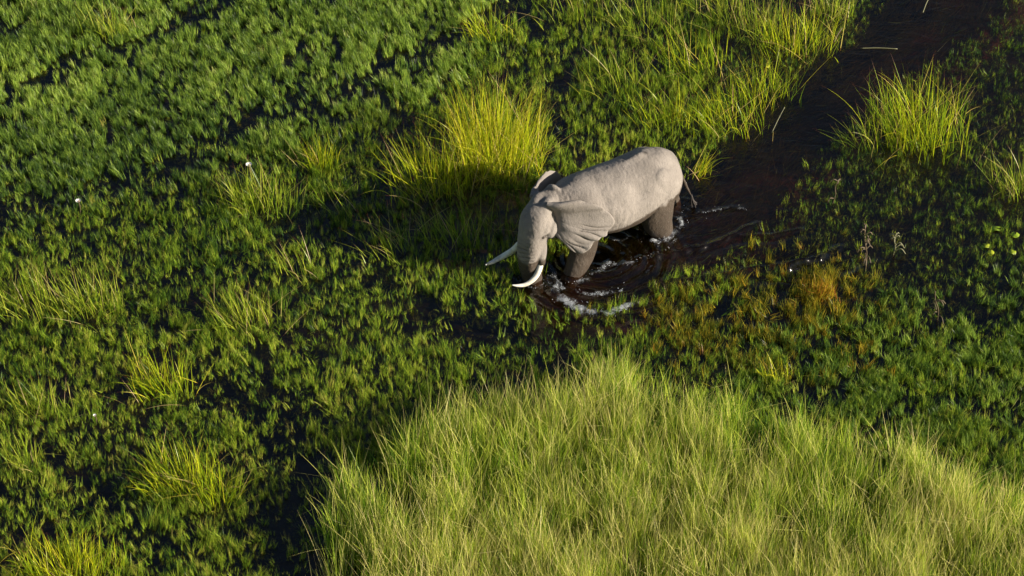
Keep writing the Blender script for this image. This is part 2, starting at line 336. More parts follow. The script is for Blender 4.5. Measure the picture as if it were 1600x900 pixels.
K_leafy = protos('leafy_plant', 12, t_leafy, M_leafy); K_sage = protos('sage_grass', 12, t_sage, M_sage)
K_tall = protos('tall_grass', 10, t_tall, M_tall); K_gold = protos('gold_grass', 8, t_stubble, M_gold); K_weed = protos('drowned_weed', 8, t_weed, M_weed)

# ---- what grows where
def poly_in(x, y, poly):
    ins = np.zeros(len(x), bool); j = len(poly) - 1
    for i in range(len(poly)):
        xi, yi = poly[i]; xj, yj = poly[j]
        m = ((yi > y) != (yj > y)) & (x < (xj - xi) * (y - yi) / (yj - yi + 1e-9) + xi); ins ^= m; j = i
    return ins
def band(P, pts):
    """pts: x, y, half width in photo px at the place; returns distance / half width"""
    Ln = gp([(a, b) for a, b, w in pts]); d, t = pdist(P, Ln); w = np.interp(t * (len(pts) - 1), range(len(pts)), [q[2] for q in pts]) / 76.0
    return d / w
TRAILS = [[(-120, 420, 30), (0, 335, 26), (150, 300, 26), (290, 250, 34), (400, 185, 24), (540, 140, 32), (700, 70, 30), (830, 10, 26)],
          [(-60, 230, 26), (30, 140, 26), (110, 92, 20), (210, 70, 20), (330, 15, 28), (400, -40, 24)],
          [(240, 560, 20), (330, 610, 22), (420, 640, 24), (480, 720, 34), (455, 860, 40), (450, 980, 40)],
          [(440, 300, 26), (470, 345, 34), (540, 385, 26), (620, 400, 16)],
          [(560, 440, 14), (650, 480, 26), (740, 520, 34), (830, 540, 26), (920, 520, 20), (1040, 490, 22)],
          [(60, 700, 14), (150, 760, 22), (210, 800, 22), (250, 860, 24)],
          [(560, 150, 18), (640, 200, 24), (600, 230, 18)],
          [(900, 90, 14), (870, 160, 18), (900, 230, 14)],
          [(1230, 640, 18), (1330, 590, 26), (1420, 520, 28), (1520, 470, 20), (1620, 430, 20)],
          [(1400, 640, 18), (1500, 620, 24), (1600, 660, 24)]]
BANK = [(510, 1100), (505, 960), (514, 880), (528, 800), (570, 765), (625, 742), (660, 692), (730, 662), (800, 638), (850, 620), (930, 604), (1010, 604), (1080, 640), (1150, 668), (1210, 690), (1300, 712), (1400, 740), (1500, 765), (1580, 800), (1680, 850), (1800, 900), (1900, 1100)]
def sample(n, seed, x0=-13.5, x1=13.5, y0=-12.0, y1=12.5):
    rs = np.random.default_rng(seed); return np.column_stack([rs.uniform(x0, x1, n), rs.uniform(y0, y1, n)]), rs

def open_water(P):
    """0 in open water .. 1 where plants can stand"""
    k = np.clip((band(P, CHANNEL) - .86 - .5 * (fbm(NA, P, 1.4) - .5)) / .22, 0, 1)
    return k
def trails(P):
    k = np.ones(len(P)); wob = np.column_stack([fbm(NB_, P, 1.1) - .5, fbm(NC, P, 1.1) - .5]) * .9
    for t in TRAILS: k = np.minimum(k, np.clip((band(P + wob, t) - .2) / 1.3, 0.22, 1))
    return k
def smooth(x, a, b): return np.clip((x - a) / (b - a), 0, 1)

def zones(P):
    u, v = pxy(P); n1 = (fbm(NC, P, .5) - .5)
    line = np.interp(u + n1 * 120, [-300, 0, 300, 520, 700, 860], [350, 330, 262, 205, 120, -60])   # lower edge of the sage field
    sage = smooth(line - v + n1 * 60, -55, 45) * (u < 900)
    wet = smooth(u, 1080, 1180) * smooth(v, -400, 60) * (1 - smooth(v, 430, 560))            # sunk plants right of the channel
    wet = np.maximum(wet, smooth(u, 1330, 1400) * (1 - smooth(v, 300, 420)))
    gold = np.exp(-(((u - 1190) / 150) ** 2 + ((v - 505) / 62) ** 2)) + .9 * np.exp(-(((u - 1290) / 34) ** 2 + ((v - 450) / 34) ** 2)) + .5 * np.exp(-(((u - 1080) / 50) ** 2 + ((v - 480) / 25) ** 2))
    bank = poly_in(u + n1 * 60 + (fbm(NB_, P, 2.7) - .5) * 40, v + (fbm(NA, P, 1.6) - .5) * 60, BANK)
    return u, v, sage, wet, gold, bank

DENS = 1.0
# leafy marsh plants
P, rs = sample(int(235000 * DENS), 21); u, v, sage, wet, gold, bank = zones(P)
clump = smooth(fbm(NA, P, 1.8) * .30 + fbm(NB_, P, 7.0) * .70, .40, .64)
pr = .48 * (.10 + .90 * clump) * trails(P) * open_water(P) * (1 - .97 * sage) * (1 - .75 * np.clip(gold, 0, 1)) * (~bank)
pr *= 1 - .25 * wet
pr *= 1 - .72 * np.exp(-(((u - 790) / 190) ** 2 + ((v - 505) / 50) ** 2))
pr *= 1 - .72 * np.exp(-(((u - 690) / 130) ** 2 + ((v - 352) / 52) ** 2))
pr *= 1 - .85 * np.exp(-(((u - 1185) / 135) ** 2 + ((v - 392) / 48) ** 2))
keep = rs.random(len(P)) < pr; P = P[keep]; u, v, wet = u[keep], v[keep], wet[keep]
z = np.where(wet > .5, -.06 - .05 * rs.random(len(P)), -.01); sc = rs.uniform(.26, .70, len(P)) * (1 - .12 * wet) * (.75 + .5 * fbm(NC, P, .8))
pt = rs.normal(0, .15, len(P)) + .36 * (fbm(NB_, P, .45) - .5) - .13 * wet - .05 + .10 * smooth(v, 450, 900) * (u < 600)
lf = scatter('leafy_marsh_plants', np.column_stack([P, z]), K_leafy, 12, sc, np.full(len(P), 1.45), pt, 'low bright green leafy plants carpeting the dark water', 'marsh plants', 0, 0, .22, 1)
a = lf.data.attributes['rot']; arr = np.zeros(len(P) * 3, np.float32); a.data.foreach_get('vector', arr); arr = arr.reshape(-1, 3)
arr[:, 2] = math.pi * .80 + rs.normal(0, .9, len(P)) + 3.0 * (fbm(NA, P, .3) - .5); a.data.foreach_set('vector', arr.ravel())
P, rs = sample(90000, 31); u, v, sage, wet, gold, bank = zones(P)
keep = rs.random(len(P)) < .42 * open_water(P) * (~bank) * smooth(fbm(NC, P, 2.5), .25, .6); P = P[keep]
scatter('water_weed_mat', np.column_stack([P, np.full(len(P), -.10)]), K_leafy, 12, rs.uniform(.35, .7, len(P)), np.full(len(P), .8), rs.normal(-.16, .08, len(P)), 'fine dull green weed growing just under the surface between the plants', 'water weed', 0, 0, .5, 9)
# sage grass field
P, rs = sample(int(135000 * DENS), 22, -14, 3, -1, 12.5); u, v, sage, wet, gold, bank = zones(P)
clump = smooth(fbm(NB_, P, 1.5) * .35 + fbm(NC, P, 5.5) * .65, .40, .66)
keep = rs.random(len(P)) < (.10 + .90 * clump) * trails(P) ** 1.6 * sage * .50; P = P[keep]; u, v = u[keep], v[keep]
pt = rs.normal(0, .13, len(P)) + .40 * (fbm(NA, P, .6) - .5) - .06 - .16 * smooth(v, 150, 300)
sg = scatter('sage_grass_field', np.column_stack([P, np.full(len(P), -.01)]), K_sage, 12, rs.uniform(.32, .72, len(P)) * (.75 + .4 * fbm(NC, P, .7)), np.full(len(P), 1.25), pt, 'dense soft blue-green grass at the upper left', 'grass', 0, 0, .12, 2)
# give the sage blades one wind direction with a drift
a = sg.data.attributes['rot']; arr = np.zeros(len(P) * 3, np.float32); a.data.foreach_get('vector', arr); arr = arr.reshape(-1, 3)
arr[:, 2] = math.pi * .80 + rs.normal(0, .55, len(P)) + 1.6 * (fbm(NA, P, .35) - .5); a.data.foreach_set('vector', arr.ravel())
# same bluish grass low at the right, between the bank and the channel
P, rs = sample(int(34000 * DENS), 27, 3, 14, -7, 2); u, v, sage, wet, gold, bank = zones(P)
w = smooth(v + (u - 1300) * .25, 470, 560) * smooth(u, 1120, 1230)
clump = smooth(fbm(NB_, P, 1.9) * .6 + fbm(NC, P, 4.6) * .4, .36, .56)
keep = rs.random(len(P)) < clump * w * trails(P) * open_water(P) * (~bank) * .44 * (1 - .6 * np.clip(gold, 0, 1)); P = P[keep]
scatter('sedge_meadow', np.column_stack([P, np.full(len(P), -.02)]), K_sage, 12, rs.uniform(.38, .75, len(P)), np.full(len(P), 1.1), rs.normal(-.15, .14, len(P)) + .30 * (fbm(NA, P, .6) - .5), 'short mid-green grass between the tall bank and the channel', 'grass', 0, 0, .18, 3)
# gold and rust stubble
P, rs = sample(9000, 23, 1, 9, -3, 2); u, v, sage, wet, gold, bank = zones(P)
keep = rs.random(len(P)) < np.clip(gold, 0, 1) * open_water(P) * (~bank) * .72 * smooth(fbm(NA, P, 4.5), .36, .56); P = P[keep]; u, v = u[keep], v[keep]
pt = rs.normal(-.10, .15, len(P)) + .35 * np.exp(-(((u - 1292) / 26) ** 2 + ((v - 462) / 28) ** 2)) + .25 * (fbm(NB_, P, 1.4) - .5)
sc = rs.uniform(.4, .95, len(P)) * (1 + .7 * np.exp(-(((u - 1292) / 24) ** 2 + ((v - 468) / 26) ** 2)))
scatter('golden_marsh_grass', np.column_stack([P, np.full(len(P), -.01)]), K_gold, 8, sc, np.full(len(P), 1.2), pt, 'short golden and rusty grass below the wake', 'grass', 0, 0, .2, 4)
# drowned weed under the open water
P, rs = sample(30000, 24, -2, 14, -3, 12); u, v, sage, wet, gold, bank = zones(P)
op = 1 - open_water(P); keep = rs.random(len(P)) < np.clip(op * .13 + wet * .12, 0, 1); P = P[keep]; op = op[keep]
Ln = gp([(a, b) for a, b, w in CHANNEL]); dr = Ln[4] - Ln[8]; ang = math.atan2(dr[1], dr[0])
rel = P - cen; rad = np.linalg.norm(rel, axis=1); tang = np.arctan2(rel[:, 1], rel[:, 0]) + math.pi / 2
wd = scatter('drowned_weed', np.column_stack([P, -rs.uniform(.05, .22, len(P))]), K_weed, 8, rs.uniform(.6, 1.3, len(P)), np.ones(len(P)), rs.normal(0, .12, len(P)), 'brown weed combed along under the dark channel water', 'water weed', 0, 0, .04, 5)
a = wd.data.attributes['rot']; arr = np.zeros(len(P) * 3, np.float32); a.data.foreach_get('vector', arr); arr = arr.reshape(-1, 3)
arr[:, 2] = np.where(rad < 1.9, tang, ang + math.pi * (rs.random(len(P)) < .5)) + rs.normal(0, .25, len(P)) + 1.2 * (fbm(NA, P, .9) - .5); a.data.foreach_set('vector', arr.ravel())
# the tall grass bank
P, rs = sample(int(9500 * DENS), 25, -6, 15, -13, -1.2); u, v, sage, wet, gold, bank = zones(P)
hole = np.exp(-(((u - 655) / 26) ** 2 + ((v - 800) / 24) ** 2)) + .8 * np.exp(-(((u - 1280) / 40) ** 2 + ((v - 860) / 22) ** 2)) * .6
inner = poly_in(u + 0, v - 40, BANK) & poly_in(u - 30, v, BANK)
keep = bank & (rs.random(len(P)) < .90 * (.50 + .50 * smooth(fbm(NB_, P, 1.4), .35, .6)) * (1 - hole) * np.where(inner, 1.0, .55)); P = P[keep]; u, v = u[keep], v[keep]
pt = rs.normal(0, .09, len(P)) + .34 * (fbm(NA, P, .5) - .5) + .02 + .06 * smooth(v, 700, 900)
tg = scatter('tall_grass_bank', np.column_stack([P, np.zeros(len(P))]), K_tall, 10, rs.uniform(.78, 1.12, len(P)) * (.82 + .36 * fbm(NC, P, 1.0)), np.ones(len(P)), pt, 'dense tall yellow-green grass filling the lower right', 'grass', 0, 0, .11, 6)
# ------------------------------------------------------------------ elephant
def catmull(pts, n):
    """smooth resampling of control rows (any number of columns)"""
    P = np.array(pts, float); k = len(P)
    out = []
    Q = np.vstack([2 * P[0] - P[1], P, 2 * P[-1] - P[-2]])
    for s in np.linspace(0, k - 1, n):
        i = min(int(s), k - 2); t = s - i
        p0, p1, p2, p3 = Q[i], Q[i + 1], Q[i + 2], Q[i + 3]
        out.append(0.5 * ((2 * p1) + (-p0 + p2) * t + (2 * p0 - 5 * p1 + 4 * p2 - p3) * t * t + (-p0 + 3 * p1 - 3 * p2 + p3) * t ** 3))
    return np.array(out)

class Soup:
    def __init__(s): s.v = []; s.f = []
    def add(s, V, F):
        b = len(s.v); s.v += [tuple(x) for x in V]; s.f += [tuple(i + b for i in q) for q in F]
    def loft(s, rows, n=28, seg=40, side=(0, 1, 0), peak=0.0, flat=0.0, sq=0.0):
        """rows: x,y,z,half width,half height; closed tube with round ends"""
        P = catmull(rows, seg); P[:, 3:] = np.maximum(P[:, 3:], 0.01)
        T = np.gradient(P[:, :3], axis=0); T /= np.linalg.norm(T, axis=1)[:, None] + 1e-9
        V = []
        for i in range(seg):
            t = T[i]; sd = np.array(side, float); sd -= t * sd.dot(t); sd /= np.linalg.norm(sd)
            up = np.cross(t, sd)
            if up[2] < 0 and abs(t[2]) < 0.7: up = -up
            for k in range(n):
                a = 2 * math.pi * k / n; c, q = math.cos(a), math.sin(a)
                c = math.copysign(abs(c) ** (1 - sq), c); q = math.copysign(abs(q) ** (1 - sq), q)
                w = P[i, 3] * c * (1 - peak * max(0, q) ** 2); h = P[i, 4] * (q if q > 0 else q * (1 - flat))
                V.append(P[i, :3] + sd * w + up * h)
        F = []
        for i in range(seg - 1):
            for k in range(n):
                a = i * n + k; b = i * n + (k + 1) % n
                F.append((a, b, b + n, a + n))
        c0 = len(V); V.append(P[0, :3] - T[0] * min(P[0, 3], P[0, 4]) * 0.4)
        c1 = len(V); V.append(P[-1, :3] + T[-1] * min(P[-1, 3], P[-1, 4]) * 0.4)
        for k in range(n):
            F.append((k, c0, (k + 1) % n)); F.append(((seg - 1) * n + k, (seg - 1) * n + (k + 1) % n, c1))
        s.add(V, F)
    def ball(s, c, r, rot=None, n=20, m=14):
        V = []; F = []
        for i in range(m + 1):
            th = math.pi * i / m
            for k in range(n):
                a = 2 * math.pi * k / n
                v = Vector((r[0] * math.sin(th) * math.cos(a), r[1] * math.sin(th) * math.sin(a), r[2] * math.cos(th)))
                if rot is not None: v = rot @ v
                V.append(Vector(c) + v)
        for i in range(m):
            for k in range(n):
                a = i * n + k; b = i * n + (k + 1) % n
                F.append((a, a + n, b + n, b))
        s.add(V, F)

E_LOC = Vector((1.95, 1.52, -0.28)); E_YAW = R(180 + 31)
E_SCALE = 1.0
HEAD_YAW = R(24); HEAD_PITCH = R(7); HEAD_ROLL = R(0)
HEAD_POS = Vector((1.53, .0, 1.68)); HS = .93
EM = Matrix.Translation(E_LOC) @ Matrix.Rotation(E_YAW, 4, 'Z') @ Matrix.Scale(E_SCALE, 4)
HM = Matrix.Translation(HEAD_POS) @ Matrix.Rotation(HEAD_YAW, 4, 'Z') @ Matrix.Rotation(HEAD_PITCH, 4, 'Y') @ Matrix.Rotation(HEAD_ROLL, 4, 'X') @ Matrix.Scale(HS, 4)

def H(x, y, z): return HM @ Vector((x, y, z))
def hrows(rows):
    out = []
    for r in rows:
        p = H(r[0], r[1], r[2]); out.append((p.x, p.y, p.z, r[3] * HS, r[4] * HS))
    return out
HSIDE = tuple((HM.to_3x3() @ Vector((0, 1, 0))))

def build_elephant(mats):
    S = Soup()
    # torso: x, y, z centre, half width, half height
    S.loft([(-1.74, 0, 1.40, .16, .24), (-1.64, 0, 1.40, .38, .48), (-1.40, 0, 1.42, .57, .67), (-0.98, 0, 1.46, .67, .76), (-0.55, 0, 1.44, .74, .77),
            (-0.10, 0, 1.43, .77, .75), (0.35, 0, 1.47, .74, .71), (0.75, 0, 1.55, .66, .66), (1.08, 0, 1.56, .47, .56),
            (1.36, 0.02, 1.52, .36, .48), (1.60, 0.06, 1.52, .28, .42)], n=44, seg=70, peak=.22)
    # hips, pelvis crest, shoulder blades
    for sy in (-1, 1):
        S.ball((-1.02, sy * .38, 1.46), (.52, .28, .56))
        S.ball((0.80, sy * .36, 1.42), (.40, .26, .62), Matrix.Rotation(R(-12), 3, 'Y'))
    S.ball((-0.80, 0, 2.02), (.36, .15, .20))
    S.ball((0.88, 0, 2.00), (.34, .18, .18))
    S.loft([(1.32, -.26, 1.92, .06, .06), (1.27, -.18, 2.13, .065, .065), (1.19, -.07, 2.15, .065, .065), (1.08, .03, 2.02, .05, .05)], n=12, seg=12, side=(0, 0, 1))
    # legs (top to foot); feet stand on the bed about a metre below the water
    WB = -0.80
    S.loft([(0.74, .38, 1.35, .25, .32), (0.78, .44, .90, .24, .30), (0.92, .48, .55, .225, .285), (1.12, .52, .22, .195, .22), (1.34, .50, -.25, .17, .18), (1.38, .50, -.58, .18, .20), (1.40, .50, WB, .22, .25)], side=(0, 1, 0))
    S.loft([(0.80, -.38, 1.35, .25, .32), (0.74, -.44, .75, .23, .28), (0.62, -.46, .30, .19, .22), (0.50, -.46, -.25, .17, .18), (0.50, -.46, -.56, .18, .19), (0.54, -.46, WB, .22, .25)], side=(0, 1, 0))
    S.loft([(-0.98, .38, 1.40, .27, .46), (-0.98, .42, .98, .26, .40), (-1.04, .41, .62, .25, .34), (-1.16, .38, .27, .215, .26), (-1.20, .42, -.22, .16, .18), (-1.18, .42, -.56, .17, .18), (-1.12, .42, WB, .20, .23)], side=(0, 1, 0))
    S.loft([(-1.08, -.36, 1.40, .27, .42), (-1.25, -.40, .95, .26, .36), (-1.56, -.40, .62, .23, .29), (-1.86, -.38, .30, .19, .22), (-2.0, -.42, -.25, .16, .18), (-1.84, -.42, -.56, .17, .18), (-1.78, -.42, WB, .20, .23)], side=(0, 1, 0))
    # belly sag
    S.ball((-0.1, 0, .98), (1.0, .50, .30))
    # tail
    S.loft([(-1.56, 0, 1.80, .09, .10), (-1.72, 0, 1.58, .07, .075), (-1.84, .02, 1.28, .042, .045), (-1.98, .05, .90, .03, .034), (-2.10, .08, .62, .026, .028)], n=14, side=(0, 1, 0))
    # head and trunk
    S.loft(hrows([(-.60, 0, -.12, .27, .40), (-.30, .02, -.04, .31, .44), (-.02, .02, .03, .33, .46), (.25, .02, -.03, .35, .44), (.43, .02, -.25, .310, .37), (.55, .01, -.52, .275, .305),
                   (.63, .0, -.82, .245, .255), (.67, .02, -1.12, .22, .225), (.68, .07, -1.46, .20, .205), (.69, .14, -1.85, .155, .165), (.74, .18, -2.2, .13, .135)]), n=44, seg=64, side=HSIDE, sq=.24)
    # crown domes, brow, cheek bones, lower jaw, tusk sheaths
    for sy in (-1, 1):
        S.ball(H(.02, .02 + sy * .12, .34), (.26, .16, .19), HM.to_3x3())
        S.ball(H(.33, .02 + sy * .29, .03), (.21, .10, .095), HM.to_3x3() @ Matrix.Rotation(R(50), 3, 'Y'))     # brow
        S.ball(H(.17, .02 + sy * .345, -.17), (.22, .12, .18), HM.to_3x3() @ Matrix.Rotation(R(30), 3, 'Y'))     # cheek
        S.ball(H(.06, .02 + sy * .28, -.34), (.19, .10, .22), HM.to_3x3())
        S.loft(hrows([(.26, .02 + sy * .17, -.25, .12, .14), (.40, .02 + sy * .20, -.50, .115, .13), (.50, .02 + sy * .235, -.70, .105, .115), (.57, .02 + sy * .27, -.84, .090, .096), (.60, .02 + sy * .29, -.93, .078, .082)]), n=18, seg=16, side=HSIDE)
    S.loft(hrows([(-.15, .02, -.25, .24, .25), (.10, .02, -.48, .20, .22), (.25, 0, -.72, .15, .16), (.32, 0, -.92, .08, .09)]), n=20, seg=18, side=HSIDE)

    me = bpy.data.meshes.new('tmp'); me.from_pydata(S.v, [], S.f); me.update()
    ob = bpy.data.objects.new('tmp', me); C.objects.link(ob)
    rm = ob.modifiers.new('r', 'REMESH'); rm.mode = 'VOXEL'; rm.voxel_size = 0.022; rm.use_smooth_shade = True
    sm = ob.modifiers.new('s', 'SMOOTH'); sm.factor = .5; sm.iterations = 9
    bpy.context.view_layer.update()
    ev = ob.evaluated_get(bpy.context.evaluated_depsgraph_get())
    m2 = ev.to_mesh()
    nv = len(m2.vertices); co = np.empty(nv * 3); m2.vertices.foreach_get('co', co); co = co.reshape(-1, 3)
    no = np.empty(nv * 3); m2.vertices.foreach_get('normal', no); no = no.reshape(-1, 3)
    faces = [tuple(p.vertices) for p in m2.polygons]
    ev.to_mesh_clear(); bpy.data.objects.remove(ob)

    # ---- sculpting by displacement along the normal, in head space for the face
    HI = np.array(HM.inverted()); hc = co @ HI[:3, :3].T + HI[:3, 3]
    def gauss(P, c, r): return np.exp(-(((P - np.array(c)) / np.array(r)) ** 2).sum(1))
    d = np.zeros(nv)
    for sy in (-1, 1):
        d -= .060 * gauss(hc, (.08, .02 + sy * .30, .16), (.12, .12, .10))           # hollow behind the brow
        d -= .075 * gauss(hc, (.30, .02 + sy * .30, .00), (.050, .08, .085))          # temple hollow
        d -= .055 * gauss(hc, (.45, .02 + sy * .27, -.15), (.060, .08, .045))         # eye socket
        d += .040 * gauss(hc, (.44, .02 + sy * .26, -.07), (.10, .10, .030))
        d += .020 * gauss(hc, (.44, .02 + sy * .27, -.22), (.10, .08, .03))
        d -= .060 * gauss(hc, (.54, .02 + sy * .15, -.06), (.12, .05, .14))           # groove beside the forehead ridge
        d -= .050 * gauss(hc, (.56, .02 + sy * .14, -.60), (.12, .045, .22))          # groove between trunk and tusk socket
        for k in range(6):                                                           # creases round the eye and the cheek
            q = (hc[:, 2] + .20 + .06 * k) + .5 * (hc[:, 0] - .30) + .02 * np.sin(hc[:, 0] * 20 + k)
            d -= .012 * np.exp(-(q / .014) ** 2) * gauss(hc, (.34, .02 + sy * .28, -.30), (.18, .12, .22))
    d += .035 * gauss(hc, (.58, 0, -.25), (.14, .09, .30))
    d += .030 * gauss(hc, (.30, 0, .30), (.16, .16, .12))
    d += .030 * gauss(hc, (.22, .32, -.12), (.10, .12, .08)) + .030 * gauss(hc, (.22, -.28, -.12), (.10, .12, .08))
    # trunk rings
    ontr = np.clip((-hc[:, 2] - .10) / .3, 0, 1) * np.clip((.24 - np.abs(hc[:, 1] - .02)) / .06, 0, 1) * np.clip((hc[:, 0] - .45) / .10, 0, 1)
    ph = hc[:, 2] * 2 * math.pi / .105 + 1.6 * np.sin(hc[:, 1] * 11 + hc[:, 2] * 5)
    d += ontr * .030 * (np.abs(np.sin(ph / 2)) ** .5 - .7) * (.55 + .45 * np.sin(hc[:, 2] * 9 + hc[:, 1] * 14))
    # pelvis: hollow before the hip, spine line, rib hints, skin folds round the shoulder and the elbow
    d -= .080 * gauss(co, (-.40, .56, 1.70), (.24, .22, .26)) + .04 * gauss(co, (.42, .60, 1.75), (.14, .25, .35)) + .050 * gauss(co, (-.42, -.56, 1.72), (.22, .20, .22))
    d += .055 * gauss(co, (-.72, .0, 2.26), (.24, .09, .12)) + .04 * gauss(co, (-1.0, .45, 1.95), (.16, .14, .14)) + .007 * np.exp(-(co[:, 1] / .055) ** 2) * (co[:, 2] > 1.9) * (co[:, 0] < .9)
    for i in range(5):                                                    # rib hints
        d += .009 * np.exp(-((co[:, 0] - (-.15 + .17 * i) + .25 * (co[:, 2] - 1.4)) / .05) ** 2) * np.exp(-((co[:, 2] - 1.45) / .3) ** 2) * (np.abs(co[:, 1]) > .3)
    d -= .035 * gauss(co, (-1.1, 0, 2.2), (.18, .10, .2))
    for (cx, cy, cz, tilt, k) in ((-.62, .6, .95, .9, .025), (-.55, .55, .80, .7, .025), (1.25, .48, 1.45, -.3, .02)):
        q = (co[:, 0] - cx) + tilt * (co[:, 2] - cz)
        d -= k * np.exp(-(q / .035) ** 2) * np.exp(-((co[:, 2] - cz) / .35) ** 2) * (co[:, 1] > .2)
    for i in range(5):                                                    # neck creases behind the ear
        q = (co[:, 0] - (1.12 + .09 * i)) + .25 * (co[:, 2] - 1.9) + .03 * np.sin(co[:, 1] * 7 + i)
        d -= .006 * np.exp(-(q / .025) ** 2) * np.exp(-((co[:, 2] - 2.0) / .35) ** 2)
    # broad unevenness
    nz = np.array([mnoise.noise(Vector(p * 2.3)) + .5 * mnoise.noise(Vector(p * 5.5)) for p in co])
    d += .014 * nz * (co[:, 0] > -3)
    # vertical wrinkles on the flank
    w = np.array([mnoise.noise(Vector((p[0] * 16, p[1] * 4, p[2] * 4))) for p in co])
    d -= .0035 * np.abs(w) ** .7
    w = np.array([mnoise.noise(Vector((p[0] * 15 + p[2] * 5, p[1] * 6, p[2] * 7 - p[0] * 3))) for p in co])
    w2 = np.array([mnoise.noise(Vector((p[0] * 7 - p[2] * 9, p[1] * 8 + 5, p[2] * 10 + p[0] * 5))) for p in co])
    d -= .006 * (1 - np.clip(np.abs(w) / .16, 0, 1)) + .0028 * (1 - np.clip(np.abs(w2) / .12, 0, 1))
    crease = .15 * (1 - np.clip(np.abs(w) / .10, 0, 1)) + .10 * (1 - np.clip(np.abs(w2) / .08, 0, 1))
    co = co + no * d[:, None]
    fold = crease.copy()                                                   # shade of creases, hollows and grooves painted dark, plus dark skin round the eye
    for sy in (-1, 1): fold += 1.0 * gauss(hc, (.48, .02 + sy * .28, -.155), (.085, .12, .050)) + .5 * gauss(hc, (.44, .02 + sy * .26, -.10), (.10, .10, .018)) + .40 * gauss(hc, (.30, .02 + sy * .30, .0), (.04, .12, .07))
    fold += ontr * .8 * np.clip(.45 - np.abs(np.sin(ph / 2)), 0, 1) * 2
    fold += .9 * gauss(co, (-.93, .0, 2.2), (.06, .05, .3))  # small shade by the hip bump on the spine, painted into the skin
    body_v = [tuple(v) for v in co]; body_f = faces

    # ---- ears, one sheet each, thick and folded, rooted inside the head
    def ear(sy, outline, root, bulge, seed, roll=.07, creases=()):
        nu, nvv = 40, 150
        O = catmull(outline, nvv); I = catmull(root, nvv)
        nrm = np.cross(O[nvv * 3 // 4] - I[nvv // 2], O[nvv // 4] - I[nvv // 2]); nrm /= np.linalg.norm(nrm)
        if nrm[1] * sy < 0: nrm = -nrm
        P = np.zeros((nu, nvv, 3))
        for i in range(nu):
            u = i / (nu - 1)
            for j in range(nvv):
                v = j / (nvv - 1)
                c = bulge * math.sin(math.pi * u ** .6) * (1 - .35 * v)
                c += roll * math.exp(-((v - .20) / .10) ** 2) * math.sin(math.pi * min(1, u * .95 + .05)) ** .6     # raised roll along the top
                c -= .55 * roll * math.exp(-((v - .36) / .06) ** 2) * math.exp(-((u - .55) / .35) ** 2)
                fold = math.sin((v * 34) + 3 * math.sin(v * 9) + 2.2 * u) * .5 + math.sin(v * 61 + u * 3) * .3
                c += .034 * fold * u ** 1.5 * min(1, max(0, (v - .42) / .12)) * (1.1 - u * .6)
                c += .022 * mnoise.noise(Vector((u * 3, v * 4, seed)))
                for vk, dk in creases:
                    c -= dk * math.exp(-((v - vk - .05 * (1 - u) - .01 * math.sin(u * 9 + vk * 40)) / .0085) ** 2) * math.exp(-((u - .80) / .20) ** 2)
                P[i, j] = I[j] * (1 - u) + O[j] * (u * (1 + .016 * math.sin(v * 47) * u + .016 * math.sin(v * 83 + 2 * math.sin(v * 21)))) + I[j] * (-u * (.016 * math.sin(v * 47) * u + .016 * math.sin(v * 83 + 2 * math.sin(v * 21)))) + nrm * c
        W = P
        du = np.gradient(W, axis=0); dv = np.gradient(W, axis=1)
        N = np.cross(du, dv); N /= np.linalg.norm(N, axis=2)[:, :, None] + 1e-9
        th = np.zeros((nu, nvv))
        for i in range(nu):
            u = i / (nu - 1); th[i, :] = .035 * (1 - u) + .014 * math.sqrt(max(0, 1 - u ** 6)) + .002
        A = (W + N * th[:, :, None]).reshape(-1, 3); B = (W - N * th[:, :, None]).reshape(-1, 3)
        F = []; n0 = nu * nvv
        for i in range(nu - 1):
            for j in range(nvv - 1):
                a = i * nvv + j
                F.append((a, a + 1, a + nvv + 1, a + nvv)); F.append((n0 + a, n0 + a + nvv, n0 + a + nvv + 1, n0 + a + 1))
        e = (nu - 1) * nvv
        for j in range(nvv - 1):
            F.append((e + j, e + j + 1, n0 + e + j + 1, n0 + e + j)); F.append((j, n0 + j, n0 + j + 1, j + 1))
        for i in range(nu - 1):
            a = i * nvv; F.append((a, a + nvv, n0 + a + nvv, n0 + a)); b = a + nvv - 1; F.append((b, n0 + b, n0 + b + nvv, b + nvv))
        return np.vstack([A, B]), F
    near_out = [(1.42, .22, 2.08), (1.26, .38, 2.14), (1.04, .54, 2.20), (.74, .70, 2.07), (.48, .82, 1.84), (.38, .90, 1.60), (.58, .95, 1.42), (.86, .96, 1.31), (1.16, .90, 1.08), (1.32, .76, 1.16), (1.40, .60, 1.30), (1.42, .52, 1.36)]
    near_root = [(1.48, .12, 2.05), (1.46, .14, 2.02), (1.43, .16, 1.97), (1.40, .18, 1.91), (1.38, .20, 1.84), (1.36, .22, 1.77), (1.35, .23, 1.70), (1.35, .24, 1.62), (1.36, .25, 1.55), (1.37, .26, 1.49), (1.38, .27, 1.43), (1.39, .28, 1.37)]
    far_out = [(1.44, -.24, 1.98), (1.37, -.44, 1.93), (1.24, -.59, 2.00), (1.04, -.71, 2.03), (.83, -.79, 1.95), (.58, -.90, 1.66), (.52, -.98, 1.36), (.74, -1.0, 1.06), (1.02, -.86, .98), (1.20, -.62, 1.10), (1.34, -.42, 1.28)]
    far_root = [(1.50, -.14, 1.98), (1.47, -.16, 1.96), (1.44, -.18, 1.92), (1.42, -.20, 1.86), (1.40, -.22, 1.78), (1.38, -.24, 1.70), (1.37, -.31, 1.62), (1.37, -.32, 1.54), (1.38, -.33, 1.46), (1.39, -.34, 1.40), (1.40, -.35, 1.34)]
    V1, F1 = ear(1, near_out, near_root, .20, 3, .045, [(.50, .05), (.545, .035), (.585, .06), (.63, .05), (.665, .03), (.70, .055), (.75, .05), (.80, .03)])
    V2, F2 = ear(-1, far_out, far_root, .20, 8, .0)
